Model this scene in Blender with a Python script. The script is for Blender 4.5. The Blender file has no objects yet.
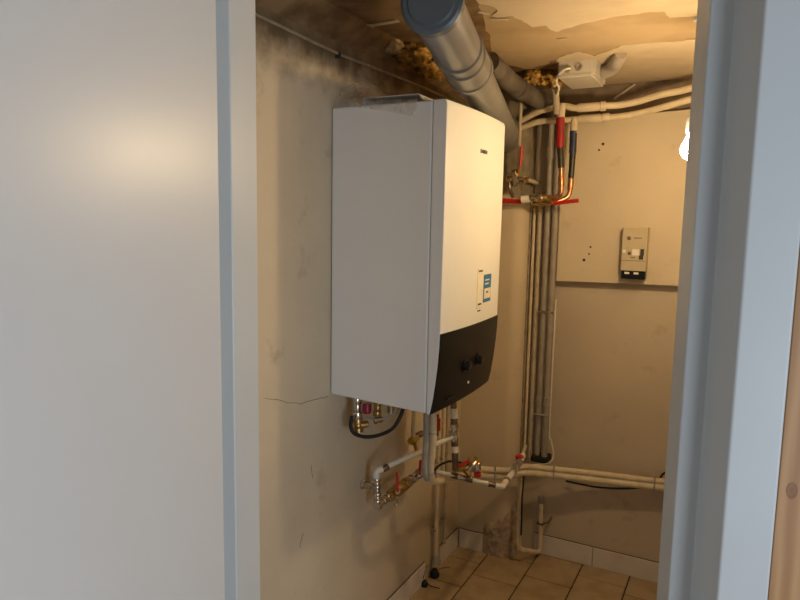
import bpy, math, random
from mathutils import Vector, Matrix, noise
random.seed(7)
scn = bpy.context.scene
col = scn.collection

# ------------------------------------------------------------------ materials
def new_mat(name):
    m = bpy.data.materials.new(name); m.use_nodes = True
    nt = m.node_tree
    return m, nt, nt.nodes['Principled BSDF']

def nd(nt, t, **kw):
    n = nt.nodes.new(t)
    for k, v in kw.items():
        if k in n.inputs: n.inputs[k].default_value = v
        else: setattr(n, k, v)
    return n

def rgba(c): return (c[0], c[1], c[2], 1)

def mix_col(nt, fac, a, b):
    n = nt.nodes.new('ShaderNodeMix'); n.data_type = 'RGBA'
    if hasattr(fac, 'is_output'): nt.links.new(fac, n.inputs[0])
    else: n.inputs[0].default_value = fac
    for s, v in ((6, a), (7, b)):
        if hasattr(v, 'is_output'): nt.links.new(v, n.inputs[s])
        else: n.inputs[s].default_value = rgba(v)
    return n.outputs[2]

def ramp(nt, src, stops):
    r = nt.nodes.new('ShaderNodeMapRange'); r.clamp = True
    nt.links.new(src, r.inputs[0])
    r.inputs[1].default_value, r.inputs[2].default_value = stops
    return r.outputs[0]

def noise_fac(nt, coord, scale, detail=4, lo=.4, hi=.65, rough=.55, stretch=None):
    if stretch:
        mp = nt.nodes.new('ShaderNodeMapping'); nt.links.new(coord, mp.inputs[0])
        mp.inputs['Scale'].default_value = stretch; coord = mp.outputs[0]
    n = nd(nt, 'ShaderNodeTexNoise', Scale=scale, Detail=detail, Roughness=rough)
    nt.links.new(coord, n.inputs['Vector'])
    return ramp(nt, n.outputs['Fac'], (lo, hi)), n.outputs['Fac']

def add_bump(nt, bsdf, h, strength, dist):
    b = nd(nt, 'ShaderNodeBump', Strength=strength, Distance=dist)
    nt.links.new(h, b.inputs['Height']); nt.links.new(b.outputs[0], bsdf.inputs['Normal'])

def mat(name, c, rough=.5, metal=0., c2=None, scale=30, bump=0., spec=.5, stretch=None, lo=.42, hi=.68, dist=.002):
    m, nt, b = new_mat(name)
    b.inputs['Roughness'].default_value = rough; b.inputs['Metallic'].default_value = metal
    b.inputs['Specular IOR Level'].default_value = spec
    co = nt.nodes.new('ShaderNodeTexCoord').outputs['Object']
    c2 = c2 or tuple(v * .9 for v in c)
    f, raw = noise_fac(nt, co, scale, stretch=stretch, lo=lo, hi=hi)
    nt.links.new(mix_col(nt, f, c, c2), b.inputs['Base Color'])
    if bump: add_bump(nt, b, raw, bump, dist)
    return m

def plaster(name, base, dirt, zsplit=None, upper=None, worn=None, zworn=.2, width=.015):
    """old painted plaster: mottled paint, darker grime, optional bare or soot-and-shade band above zsplit / worn foot."""
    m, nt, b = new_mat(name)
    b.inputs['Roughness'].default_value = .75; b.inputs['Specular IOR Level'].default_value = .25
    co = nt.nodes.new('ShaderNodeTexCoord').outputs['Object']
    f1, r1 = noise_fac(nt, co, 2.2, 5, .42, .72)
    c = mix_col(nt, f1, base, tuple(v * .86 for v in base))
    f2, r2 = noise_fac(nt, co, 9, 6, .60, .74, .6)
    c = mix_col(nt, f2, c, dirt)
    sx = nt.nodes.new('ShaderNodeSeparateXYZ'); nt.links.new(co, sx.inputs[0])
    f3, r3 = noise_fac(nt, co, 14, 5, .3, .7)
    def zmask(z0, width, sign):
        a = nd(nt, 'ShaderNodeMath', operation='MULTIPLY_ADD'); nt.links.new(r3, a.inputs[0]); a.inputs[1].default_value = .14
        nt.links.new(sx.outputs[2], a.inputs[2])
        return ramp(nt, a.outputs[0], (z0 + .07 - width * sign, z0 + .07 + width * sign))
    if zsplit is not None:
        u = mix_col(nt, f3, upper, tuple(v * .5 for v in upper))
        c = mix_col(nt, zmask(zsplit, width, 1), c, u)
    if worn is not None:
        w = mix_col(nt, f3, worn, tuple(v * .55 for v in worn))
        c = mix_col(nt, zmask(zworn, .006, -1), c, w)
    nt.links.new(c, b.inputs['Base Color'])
    f4, r4 = noise_fac(nt, co, 60, 4)
    add = nd(nt, 'ShaderNodeMath', operation='MULTIPLY_ADD'); nt.links.new(r3, add.inputs[0]); add.inputs[1].default_value = 2.0; nt.links.new(r4, add.inputs[2])
    add_bump(nt, b, add.outputs[0], .25, .004)
    return m

M = {}
M['wall'] = plaster('old_cream_plaster', (.59, .51, .375), (.43, .36, .25))
M['wall_soot_shade'] = plaster('soot_shade_cream_plaster', (.575, .495, .365), (.43, .355, .25), 1.915, (.235, .165, .09), width=.06)  # dark upper band: soot stain plus the flue's shadow put into the colour
M['wall_back'] = plaster('back_wall_plaster', (.56, .48, .37), (.44, .35, .25), 1.93, (.30, .23, .17))
M['column'] = plaster('column_plaster', (.60, .51, .38), (.46, .37, .26), 1.60, (.30, .25, .18))
M['rubble'] = mat('crumbled_plaster', (.48, .38, .28), .9, 0, (.32, .23, .16), 26, .7, .2, dist=.01)
M['panel'] = plaster('painted_panel', (.62, .53, .39), (.53, .43, .30))
M['ceil'] = mat('ceiling_tan', (.44, .33, .20), .8, 0, (.32, .23, .13), 3.5, .15, .25)
M['ceil_pale'] = mat('ceiling_pale_paint', (.58, .49, .36), .75, 0, (.50, .41, .28), 6, .1, .25)
M['ceil_dark'] = mat('soot_stained_paint', (.26, .17, .09), .8, 0, (.13, .08, .038), 9, .2, .2)
M['tile'] = mat('beige_floor_tile', (.46, .35, .22), .38, 0, (.35, .255, .15), 9, .05, .45)
M['grout'] = mat('dark_grout', (.07, .045, .03), .9)
M['dirt'] = mat('brown_dirt_and_shade', (.16, .11, .075), .9, 0, (.09, .06, .04), 30)  # wall scratches, and the painted shade strip on top of the skirting
M['skirt'] = mat('pale_skirting_tile', (.72, .67, .61), .35, 0, (.65, .595, .53), 12)
M['grey'] = mat('blue_grey_gloss_paint', (.59, .63, .65), .38, 0, (.56, .60, .62), 3)
M['leaf'] = mat('pale_grey_door_lacquer', (.67, .69, .70), .34, 0, (.65, .67, .68), 2, .02)
M['dark'] = mat('dark_gap', (.03, .03, .03), .7)
M['white_metal'] = mat('white_enamel', (.78, .79, .79), .32, 0, (.765, .775, .775), 5)
M['black'] = mat('black_plastic', (.009, .009, .009), .28, 0, (.011, .0105, .010), 30, spec=.15)
M['black_knob'] = mat('black_knob_plastic', (.004, .004, .004), .3)
M['led'] = mat('pale_indicator', (.75, .75, .85), .3)
M['ink'] = mat('dark_ink', (.03, .03, .03), .6)
M['blue_label'] = mat('blue_label', (.02, .17, .38), .5, 0, (.02, .15, .34))
M['paper'] = mat('white_paper', (.80, .76, .68), .6)
M['flue'] = mat('grey_flue_plastic', (.19, .185, .175), .30, 0, (.16, .157, .15), 12)
M['flue_cap'] = mat('blue_grey_flue_cap', (.075, .092, .105), .4, 0, (.065, .08, .093), 20)
M['rubber'] = mat('black_rubber', (.008, .008, .008), .65)
M['cream_pipe'] = mat('cream_painted_pipe', (.70, .60, .43), .45, 0, (.60, .50, .34), 24, .1)
M['white_pipe'] = mat('white_plastic_pipe', (.80, .76, .68), .35, 0, (.74, .70, .61), 20)
M['beige_pipe'] = mat('beige_old_pipe', (.50, .42, .31), .55, 0, (.38, .31, .22), 30, .15)
M['grey_pipe'] = mat('taupe_painted_pipe', (.33, .29, .25), .45, 0, (.27, .235, .20), 22)
M['duct'] = mat('shaded_grey_duct', (.15, .13, .11), .5, 0, (.075, .06, .05), 14, .15)  # grey darkened to stand in for the flue shading it from the bulb
M['grey_hose'] = mat('grey_ribbed_hose', (.36, .34, .31), .6, 0, (.28, .26, .235), 30)
M['brass'] = mat('brass', (.55, .38, .15), .32, .9, (.36, .23, .08), 40)
M['chrome'] = mat('nickel_plated', (.68, .64, .58), .22, 1., (.52, .48, .43), 30)
M['copper'] = mat('copper', (.62, .29, .15), .33, .95, (.36, .16, .08), 40)
M['dark_copper'] = mat('tarnished_copper', (.24, .17, .125), .4, .7, (.12, .085, .065), 40)
M['red'] = mat('red_lever_coating', (.50, .018, .014), .38, 0, (.42, .014, .012))
M['red_foam'] = mat('red_tube_sleeve', (.33, .012, .010), .5, 0, (.24, .008, .008))
M['blue_foam'] = mat('navy_tube_sleeve', (.018, .03, .075), .5, 0, (.012, .02, .05))
M['black_foam'] = mat('black_tube_sleeve', (.016, .013, .012), .42, 0, (.03, .025, .02), 50)
M['magenta'] = mat('crimson_cap', (.26, .006, .03), .4)
M['yellow'] = mat('yellow_cap', (.48, .33, .05), .45)
M['foam'] = mat('aged_orange_foam', (.50, .29, .065), .7, 0, (.15, .075, .018), 34, .9, .3, dist=.012)
M['foam_pale'] = mat('pale_foam', (.58, .44, .22), .7, 0, (.28, .17, .05), 34, .9, .3, dist=.012)
M['box'] = mat('grey_white_junction_plastic', (.52, .49, .44), .5, 0, (.47, .44, .39), 8)
M['timer'] = mat('yellowed_timer_plastic', (.50, .42, .28), .45, 0, (.455, .38, .25), 15)
M['tape'] = mat('masking_tape', (.55, .47, .36), .7, 0, (.48, .40, .30), 20)
M['cable_white'] = mat('white_cable', (.74, .70, .62), .5)
M['cable_grey'] = mat('dirty_grey_cable', (.20, .16, .12), .7, 0, (.12, .09, .065), 60)
M['grimy_cable'] = mat('grimy_beige_cable', (.34, .27, .18), .6, 0, (.25, .19, .12), 40)
M['ceramic'] = mat('white_lampholder', (.78, .76, .72), .3)

m, nt, b = new_mat('clear_film')
co = nt.nodes.new('ShaderNodeTexCoord').outputs['Object']
f, raw = noise_fac(nt, co, 18, 3, .35, .7, stretch=(1, 1, .4))
b.inputs['Base Color'].default_value = (.72, .68, .60, 1); b.inputs['Roughness'].default_value = .25
mr = nd(nt, 'ShaderNodeMapRange'); nt.links.new(f, mr.inputs[0]); mr.inputs[3].default_value = .14; mr.inputs[4].default_value = .55
nt.links.new(mr.outputs[0], b.inputs['Alpha'])
M['film'] = m

m, nt, b = new_mat('glowing_bulb_glass')
b.inputs['Base Color'].default_value = (.9, .85, .75, 1)
b.inputs['Emission Color'].default_value = (1., .715, .385, 1); b.inputs['Emission Strength'].default_value = 360
M['bulb'] = m

m, nt, b = new_mat('knotty_pine')
b.inputs['Roughness'].default_value = .5
co = nt.nodes.new('ShaderNodeTexCoord').outputs['Object']
mp = nt.nodes.new('ShaderNodeMapping'); nt.links.new(co, mp.inputs[0]); mp.inputs['Scale'].default_value = (9, 9, .8)
w = nd(nt, 'ShaderNodeTexWave', Scale=1.6, Distortion=7., Detail=3.); w.inputs['Detail Scale'].default_value = 1.2
nt.links.new(mp.outputs[0], w.inputs['Vector'])
c = mix_col(nt, w.outputs['Fac'], (.52, .29, .13), (.38, .19, .075))
vo = nd(nt, 'ShaderNodeTexVoronoi', Scale=1.); mp2 = nt.nodes.new('ShaderNodeMapping'); nt.links.new(co, mp2.inputs[0]); mp2.inputs['Scale'].default_value = (7, 7, 4.0)
nt.links.new(mp2.outputs[0], vo.inputs['Vector'])
k = ramp(nt, vo.outputs['Distance'], (.19, .10))
c = mix_col(nt, k, c, (.15, .06, .025)); nt.links.new(c, b.inputs['Base Color'])
M['pine'] = m
M['knot'] = mat('dark_pine_knot', (.30, .135, .05), .5, 0, (.20, .08, .03), 60)

# ------------------------------------------------------------------ mesh building
def basis(d):
    d = Vector(d).normalized()
    a = Vector((0, 0, 1)) if abs(d.z) < .9 else Vector((0, 1, 0))
    x = a.cross(d).normalized(); return x, d.cross(x), d

class MB:
    def __init__(s): s.v = []; s.f = []
    def add(s, vs, fs):
        o = len(s.v); s.v += [tuple(p) for p in vs]; s.f += [tuple(i + o for i in f) for f in fs]; return s
    def box(s, lo, hi, mtx=None):
        vs = [Vector((x, y, z)) for x in (lo[0], hi[0]) for y in (lo[1], hi[1]) for z in (lo[2], hi[2])]
        if mtx is not None: vs = [mtx @ p for p in vs]
        return s.add(vs, [(0, 1, 3, 2), (4, 6, 7, 5), (0, 4, 5, 1), (2, 3, 7, 6), (0, 2, 6, 4), (1, 5, 7, 3)])
    def obox(s, c, size, dx=(1, 0, 0), dz=(0, 0, 1)):
        X = Vector(dx).normalized(); Z = Vector(dz); Z = (Z - X * Z.dot(X)).normalized(); Y = Z.cross(X)
        m = Matrix((X, Y, Z)).transposed().to_4x4(); m.translation = Vector(c)
        h = [q / 2 for q in size]
        return s.box([-q for q in h], h, m)
    def prism(s, poly, z0, z1):
        n = len(poly)
        ar = sum(poly[i][0] * poly[(i + 1) % n][1] - poly[(i + 1) % n][0] * poly[i][1] for i in range(n))
        if ar < 0: poly = poly[::-1]
        vs = [(p[0], p[1], z0) for p in poly] + [(p[0], p[1], z1) for p in poly]
        fs = [tuple(range(n))[::-1], tuple(range(n, 2 * n))] + [(i, (i + 1) % n, n + (i + 1) % n, n + i) for i in range(n)]
        return s.add(vs, fs)
    def tube(s, pts, r, seg=14, cap=True):
        pts = [Vector(p) for p in pts]; n = len(pts)
        rr = r if isinstance(r, (list, tuple)) else [r] * n
        tans = []
        for i in range(n):
            a = pts[max(i - 1, 0)]; c = pts[min(i + 1, n - 1)]; tans.append((c - a).normalized())
        x, y, _ = basis(tans[0]); vs = []
        for i in range(n):
            t = tans[i]; x = (x - t * x.dot(t)).normalized(); y = t.cross(x)
            for k in range(seg):
                a = 2 * math.pi * k / seg
                vs.append(pts[i] + (x * math.cos(a) + y * math.sin(a)) * rr[i])
        fs = []
        for i in range(n - 1):
            for k in range(seg):
                k2 = (k + 1) % seg
                fs.append((i * seg + k, i * seg + k2, (i + 1) * seg + k2, (i + 1) * seg + k))
        if cap: fs += [tuple(range(seg))[::-1], tuple(range((n - 1) * seg, n * seg))]
        return s.add(vs, fs)
    def lathe(s, p0, d, prof, seg=20):
        """prof: (distance along d, radius)"""
        x, y, d = basis(d); p0 = Vector(p0); vs = []
        for h, r in prof:
            for k in range(seg):
                a = 2 * math.pi * k / seg
                vs.append(p0 + d * h + (x * math.cos(a) + y * math.sin(a)) * max(r, 1e-5))
        fs = []
        for i in range(len(prof) - 1):
            for k in range(seg):
                k2 = (k + 1) % seg
                fs.append((i * seg + k, i * seg + k2, (i + 1) * seg + k2, (i + 1) * seg + k))
        fs += [tuple(range(seg))[::-1], tuple(range((len(prof) - 1) * seg, len(prof) * seg))]
        return s.add(vs, fs)
    def build(s, name, m, parent=None, bevel=0., seg=2, smooth=True, kind=None, angle=35):
        me = bpy.data.meshes.new(name); me.from_pydata(s.v, [], s.f); me.update()
        o = bpy.data.objects.new(name, me); col.objects.link(o)
        me.materials.append(M[m])
        if smooth:
            me.polygons.foreach_set('use_smooth', [True] * len(me.polygons))
            me.set_sharp_from_angle(angle=math.radians(angle))
        if bevel:
            bv = o.modifiers.new('soft_edges', 'BEVEL'); bv.width = bevel; bv.segments = seg; bv.limit_method = 'ANGLE'
            bv.harden_normals = True
        if parent is not None:
            o.parent = parent; o.matrix_parent_inverse = Matrix.Translation(-parent.location)
        if kind: o['kind'] = kind
        return o

def tag(o, label, cat, group=None):
    o['label'] = label; o['category'] = cat
    if group: o['group'] = group
    return o
def thing(name, label, cat, loc, group=None):
    o = bpy.data.objects.new(name, None); col.objects.link(o); o.location = loc; o.empty_display_size = .03
    return tag(o, label, cat, group)

def smooth_path(pts, n=8):
    """Catmull-Rom through the points"""
    P = [Vector(p) for p in pts]; P = [P[0] * 2 - P[1]] + P + [P[-1] * 2 - P[-2]]; out = []
    for i in range(1, len(P) - 2):
        a, b_, c, d = P[i - 1:i + 3]
        for k in range(n):
            t = k / n
            out.append(.5 * ((2 * b_) + (c - a) * t + (2 * a - 5 * b_ + 4 * c - d) * t * t + (3 * b_ - a - 3 * c + d) * t ** 3))
    out.append(P[-2]); return out
def corner_path(pts, r, n=6):
    """straight runs with rounded bends of radius about r"""
    P = [Vector(p) for p in pts]; out = [P[0]]
    for i in range(1, len(P) - 1):
        a, p, c = P[i - 1], P[i], P[i + 1]
        u = (a - p); w = (c - p); q = min(r, u.length * .45, w.length * .45)
        s0 = p + u.normalized() * q; s1 = p + w.normalized() * q
        for k in range(n + 1):
            t = k / n; out.append(s0 * (1 - t) ** 2 + p * 2 * t * (1 - t) + s1 * t * t)
    out.append(P[-1]); return out
def lerp(a, b_, t): return Vector(a) * (1 - t) + Vector(b_) * t

# door frame coordinates: u along the doorway, v through the wall
TH = math.radians(13.7)
def W(u, v, z=0): return (1.1 + u * math.cos(TH) - v * math.sin(TH), u * math.sin(TH) + v * math.cos(TH), z)
def upoly(pts): return [W(*p)[:2] for p in pts]

# ------------------------------------------------------------------ room shell
CZ = 2.07
g = MB().box((-.1, .75, -.08), (1.35, 2.95, -.004)); fl = g.build('floor', 'grout', kind='structure', smooth=False)
fl['label'] = 'beige square floor tiles with dark grout in the boiler room'
t = MB()
starts = {-1: 2.59, 0: 2.59, 1: 2.495, 2: 2.597, 3: 2.712, 4: 2.66, 5: 2.60, 6: 2.63}
for cidx in range(-1, 7):
    x0 = -.045 + .2 * cidx; y = starts[cidx]
    while y + .21 < 2.9: y += .211
    ya = y
    while ya > .85:
        lo_x, hi_x = max(x0 + .003, 0.0), min(x0 + .197, 1.13)
        lo_y, hi_y = max(ya + .003, .80), min(ya + .208, 2.825)
        if hi_x - lo_x > .01 and hi_y - lo_y > .01:
            t.box((lo_x, lo_y, -.008), (hi_x, hi_y, random.uniform(-.0004, .0004)))
        ya -= .211
o = t.build('floor_tiles', 'tile', fl, bevel=.0015, kind='structure'); 

wl = MB().box((-.14, .70, -.05), (0, 2.95, CZ)).build('wall_left', 'wall_soot_shade', kind='structure', smooth=False)
MB().box((0, 2.825, -.05), (1.28, 2.95, CZ)).build('wall_back', 'wall_back', kind='structure', smooth=False)
MB().box((1.13, 1.05, -.05), (1.28, 2.825, CZ)).build('wall_right', 'wall', kind='structure', smooth=False)
ce = MB().box((-.14, .70, CZ), (1.28, 2.95, CZ + .1)).build('ceiling', 'ceil', kind='structure', smooth=False)

MB().add([(0, .75, CZ + .002), (.085, .75, CZ + .002), (0, .75, 2.018), (0, 2.69, CZ + .002), (.085, 2.69, CZ + .002), (0, 2.69, 2.018)], [(0, 1, 2), (3, 5, 4), (1, 4, 5, 2), (0, 3, 4, 1), (0, 2, 5, 3)]).build('sloped_plaster', 'ceil_dark', ce, smooth=False, kind='structure')
# chimney column in the corner: rounded outer corner
cp = [(0, 2.825), (0, 2.695)]
for k in range(9):
    a = math.radians(-90 + 90 * k / 8); cp.append((.202 + .06 * math.cos(a), 2.755 + .06 * math.sin(a)))
cp.append((.262, 2.825))
cm = MB()
zs = [0, .03, .06, .09, .12, .15, .18, .21, .25, .4, .8, 1.2, 1.6, CZ]
n = len(cp)
cm.add([(x, y, z) for z in zs for (x, y) in cp], [(i * n + k, i * n + k + 1, (i + 1) * n + k + 1, (i + 1) * n + k) for i in range(len(zs) - 1) for k in range(n - 1)])
colo = cm.build('wall_column', 'column', kind='structure', angle=60)
# crumbled foot of the column: a lumpy skin with a ragged outline
rb = MB(); NU, NV = 26, 22
def colpt(s):
    # arc length s from x=.125 on the face, round the corner
    if s < .077: return Vector((.125 + s, 2.695)), Vector((0, -1))
    a = min((s - .077) / .06, math.pi / 2) - math.pi / 2
    return Vector((.202 + .06 * math.cos(a), 2.755 + .06 * math.sin(a))), Vector((math.cos(a), math.sin(a)))
vs = []
for j in range(NV + 1):
    for i in range(NU + 1):
        s = .17 * i / NU; u = i / NU
        top = (.13 + .11 * u) * (1 + .35 * noise.noise(Vector((u * 5, 3.1, 0)))) + .02 * noise.noise(Vector((u * 19, 1.7, 4)))
        z = top * j / NV
        p, nn = colpt(s)
        edge = min(1, 5 * (1 - j / NV), 6 * u + .05)
        d = .001 + edge * (.006 + .012 * abs(noise.noise(Vector((s * 45, z * 45, .3)))) + .006 * noise.noise(Vector((s * 120, z * 120, 2.3))))
        if j == NV or i == 0: d = -.002
        vs.append((p.x + nn.x * d, p.y + nn.y * d, z))
rb.add(vs, [(j * (NU + 1) + i, j * (NU + 1) + i + 1, (j + 1) * (NU + 1) + i + 1, (j + 1) * (NU + 1) + i) for j in range(NV) for i in range(NU)])
rb.build('crumbled_foot', 'rubble', colo, angle=60, kind='structure')

# ceiling paint layers: thin sheets with ragged borders
def ragged(pts, amp, nsub=7, sd=1.):
    out = []
    for i in range(len(pts)):
        a = Vector(pts[i]); c = Vector(pts[(i + 1) % len(pts)])
        for k in range(nsub):
            p = a.lerp(c, k / nsub)
            out.append((p.x + amp * noise.noise(Vector((p.x * 30, p.y * 30, sd))), p.y + amp * noise.noise(Vector((p.x * 30, p.y * 30, sd + 5)))))
    return out
def clip_poly(pts): return [(min(max(x, .003), 1.125), min(max(y, .9), 2.82)) for x, y in pts]
def paint(pts3, m, th, amp, sd):
    poly = clip_poly(ragged([(p[0], p[1]) for p in pts3], amp, 7, sd))
    o = MB().prism(poly, CZ - th, CZ + .002).build('paint_layer', m, ce, smooth=False, kind='structure'); return o
paint([(0.5352, 1.4047, 2.07), (0.4355, 1.6614, 2.07), (0.4568, 1.724, 2.07), (0.438, 1.8004, 2.07), (0.4814, 1.8007, 2.07), (0.5043, 1.923, 2.07), (0.5409, 1.9184, 2.07), (0.5489, 1.9981, 2.07), (0.6409, 1.9535, 2.07), (0.7338, 1.9258, 2.07), (0.8593, 1.9272, 2.07), (0.8599, 1.9932, 2.07), (1.085, 2.0491, 2.07), (1.1366, 1.6888, 2.07)], 'ceil_pale', .0022, .012, 1.)
paint([(0.4619, 2.3428, 2.07), (0.5134, 2.2756, 2.07), (0.5617, 2.2684, 2.07), (0.5928, 2.3399, 2.07), (0.7014, 2.2358, 2.07), (0.8246, 2.2526, 2.07), (1.0081, 2.2861, 2.07), (1.0971, 2.9666, 2.07), (0.6683, 2.8655, 2.07), (0.4898, 2.969, 2.07), (0.5026, 2.6163, 2.07)], 'ceil_pale', .0018, .012, 2.)
paint([(0.1496, 1.1079, 2.07), (0.5576, 1.3023, 2.07), (0.4411, 1.6469, 2.07), (0.3372, 2.0094, 2.07), (0.2645, 2.2879, 2.07), (0.3353, 2.4532, 2.07), (0.4619, 2.3428, 2.07), (0.3331, 2.9036, 2.07), (-0.1314, 3.1491, 2.07), (-0.2906, 2.5952, 2.07), (-0.144, 1.6734, 2.07)], 'ceil_dark', .0008, .015, 3.)
fp = MB()
for (px, a, l, w_) in (((0.4426, 1.8123, 2.07), .5, .05, .010), ((0.5492, 2.0799, 2.07), .2, .03, .006), ((0.8993, 2.2493, 2.07), .4, .03, .006), ((0.4207, 1.7443, 2.07), 1., .04, .008)):
    fp.obox((px[0], px[1], CZ - .003), (l, w_, .003), (math.cos(a), math.sin(a), .04))
fp.build('paint_flake', 'tape', ce, smooth=False, kind='structure')

# skirting tiles
def skirt(name, a, c, joints, h, th=.009, nrm=(0, -1)):
    g_ = MB(); A = Vector(a); Cc = Vector(c); L = (Cc - A).length; d = (Cc - A) / L; nv = Vector(nrm)
    js = [0] + joints + [L]
    for j0, j1 in zip(js[:-1], js[1:]):
        p = A + d * (j0 + .0012); q = A + d * (j1 - .0012)
        g_.prism([tuple(p), tuple(q), tuple(q + nv * th), tuple(p + nv * th)], .0, h)
    sk_ = g_.build(name, 'skirt', bevel=.002, kind='structure')
    MB().prism([tuple(A), tuple(Cc), tuple(Cc + nv * th * .5), tuple(A + nv * th * .5)], h, h + .0025).build('top_joint_shade', 'dirt', sk_, smooth=False, kind='structure')  # dark strip painting in the shadow of the dirty gap above the skirting
    return sk_
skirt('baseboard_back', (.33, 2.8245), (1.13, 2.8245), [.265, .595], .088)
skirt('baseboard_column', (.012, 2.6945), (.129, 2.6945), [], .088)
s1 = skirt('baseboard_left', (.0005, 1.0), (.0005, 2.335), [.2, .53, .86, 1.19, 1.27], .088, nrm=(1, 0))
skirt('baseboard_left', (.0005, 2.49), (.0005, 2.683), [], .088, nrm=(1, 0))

# doorway wall, frame, leaf, pine cladding
for sa, sb in (((0.0005, 1.3245, 1.0288), (0.0005, 1.4781, 0.9751)), ((0.0005, 1.4781, 0.9751), (0.0005, 1.6199, 0.9656)), ((0.0005, 1.4924, 0.5796), (0.0005, 1.4776, 0.5395)), ((0.0005, 1.5321, 0.7724), (0.0005, 1.5424, 0.7316))):
    MB().tube([lerp(sa, sb, t_) + Vector((0, .006 * noise.noise(Vector((t_ * 6, sa[1] * 9, 1))), .006 * noise.noise(Vector((t_ * 7, sa[1] * 9, 4))))) for t_ in [k_ / 8 for k_ in range(9)]], .0007, 6).build('scratch', 'dirt', wl, kind='structure')
wf = MB()
wf.prism(upoly([(-.66, .985), (-.66, 1.15), (-.80, 1.15), (-1.14, 1.07), (-1.14, .985)]), -.05, 2.45)
wf.prism(upoly([(.29, .985), (.75, .985), (.75, 1.18), (.29, 1.18)]), -.05, 2.45)
wf.prism(upoly([(-.66, .985), (.29, .985), (.29, 1.15), (-.66, 1.15)]), 2.03, 2.45)
wf.build('wall_front', 'wall', kind='structure', smooth=False)
fr = bpy.data.objects.new('trim_1', None); col.objects.link(fr); fr.location = W(.222, .963, 0); fr['kind'] = 'structure'
fr['label'] = 'blue grey painted stepped metal door frame'
MB().prism(upoly([(.298, .963), (.2325, .963), (.2138, 1.034), (.180, 1.034), (.180, 1.143), (.298, 1.143)]), 0, 2.05).build('jamb', 'grey', fr, bevel=.0035, seg=3, kind='structure')
MB().prism(upoly([(-.672, .963), (-.60, .963), (-.60, 1.034), (-.564, 1.034), (-.564, 1.131), (-.672, 1.131)]), 0, 2.05).build('jamb', 'grey', fr, bevel=.003, seg=3, kind='structure')
MB().prism(upoly([(-.60, .963), (.222, .963), (.222, 1.034), (-.60, 1.034)]), 1.99, 2.05).build('head', 'grey', fr, bevel=.003, kind='structure')
dl = bpy.data.objects.new('door_1', None); col.objects.link(dl); dl.location = W(-.58, .96, 0); dl['kind'] = 'structure'
dl['label'] = 'pale grey flush door leaf standing open'
MB().prism(upoly([(-.5995, .14), (-.561, .14), (-.561, .986), (-.5995, .986)]), .01, 1.98).build('leaf', 'leaf', dl, bevel=.002, kind='structure')
for z in (.25, 1.75):
    MB().lathe(W(-.61, .954, z), (0, 0, 1), [(0, .007), (.09, .007)], 12).build('hinge', 'chrome', dl, kind='structure')
pw = MB(); u = .2995
while u < 1.3:
    pw.prism(upoly([(u + .0008, .972), (u + .1185, .972), (u + .1185, .988), (u + .0008, .988)]), 0, 2.4); u += .12
pw = pw.build('wall_pine', 'pine', kind='structure', bevel=.002)
for kp, ka, kb in ((W(.325, .9715, 1.44), .008, .013), (W(.318, .9715, 1.14), .007, .012), (W(.36, .9715, 1.27), .008, .012)):
    kk = MB().add([V3 for V3 in [Vector(kp) + Vector(W(math.cos(a_) * ka, 0, math.sin(a_) * kb)) - Vector(W(0, 0, 0)) for a_ in [math.tau * i_ / 16 for i_ in range(16)]]], [tuple(range(16))[::-1]])
    kk.build('knot', 'knot', pw, smooth=False, kind='structure')
MB().prism([(-1.6, -1.6), (2.6, -1.6), (2.6, 1.4), (W(.75, 1.0)[0], W(.75, 1.0)[1]), (W(-1.14, 1.0)[0], W(-1.14, 1.0)[1]), (-1.6, .3)], -.09, -.012).build('floor_hall', 'pine', kind='structure', smooth=False)

# wall lining panel on the back wall
pn = MB(); PY = 2.775
a0 = (0.387, 2.775, 1.2579); a1 = (0.8737, 2.775, 1.2666); a2 = (0.8693, 2.775, 1.9448); a3 = (0.3602, 2.775, 1.9236)
def ext(p, q, x): t_ = (x - p[0]) / (q[0] - p[0]); return (x, p[2] + (q[2] - p[2]) * t_)
bl = (a0[0], a0[2]); br = ext(a0, a1, 1.125); tr = ext(a3, a2, 1.125); tl = (a0[0], a3[2])
vs = [(p[0], PY, p[1]) for p in (bl, br, tr, tl)] + [(p[0], 2.8245, p[1]) for p in (bl, br, tr, tl)]
pn.add(vs, [(0, 1, 2, 3), (7, 6, 5, 4), (0, 4, 5, 1), (1, 5, 6, 2), (2, 6, 7, 3), (3, 7, 4, 0)])
po = pn.build('wall_panel', 'panel', bevel=.002)
tag(po, 'large cream painted lining panel on the back wall behind the timer', 'wall panel')
hl = MB()
for p, r in (((0.5006, 2.7745, 1.3528), .0065), ((0.5199, 2.7745, 1.3786), .004), ((0.5245, 2.7745, 1.4079), .0045), ((0.5527, 2.7745, 1.8261), .006), ((0.5381, 2.7745, 1.8027), .0045)):
    hl.lathe((p[0], p[1] + .001, p[2]), (0, -1, 0), [(0, r), (.0012, r)], 10)
hl.build('screw_hole', 'ink', po)

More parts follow.
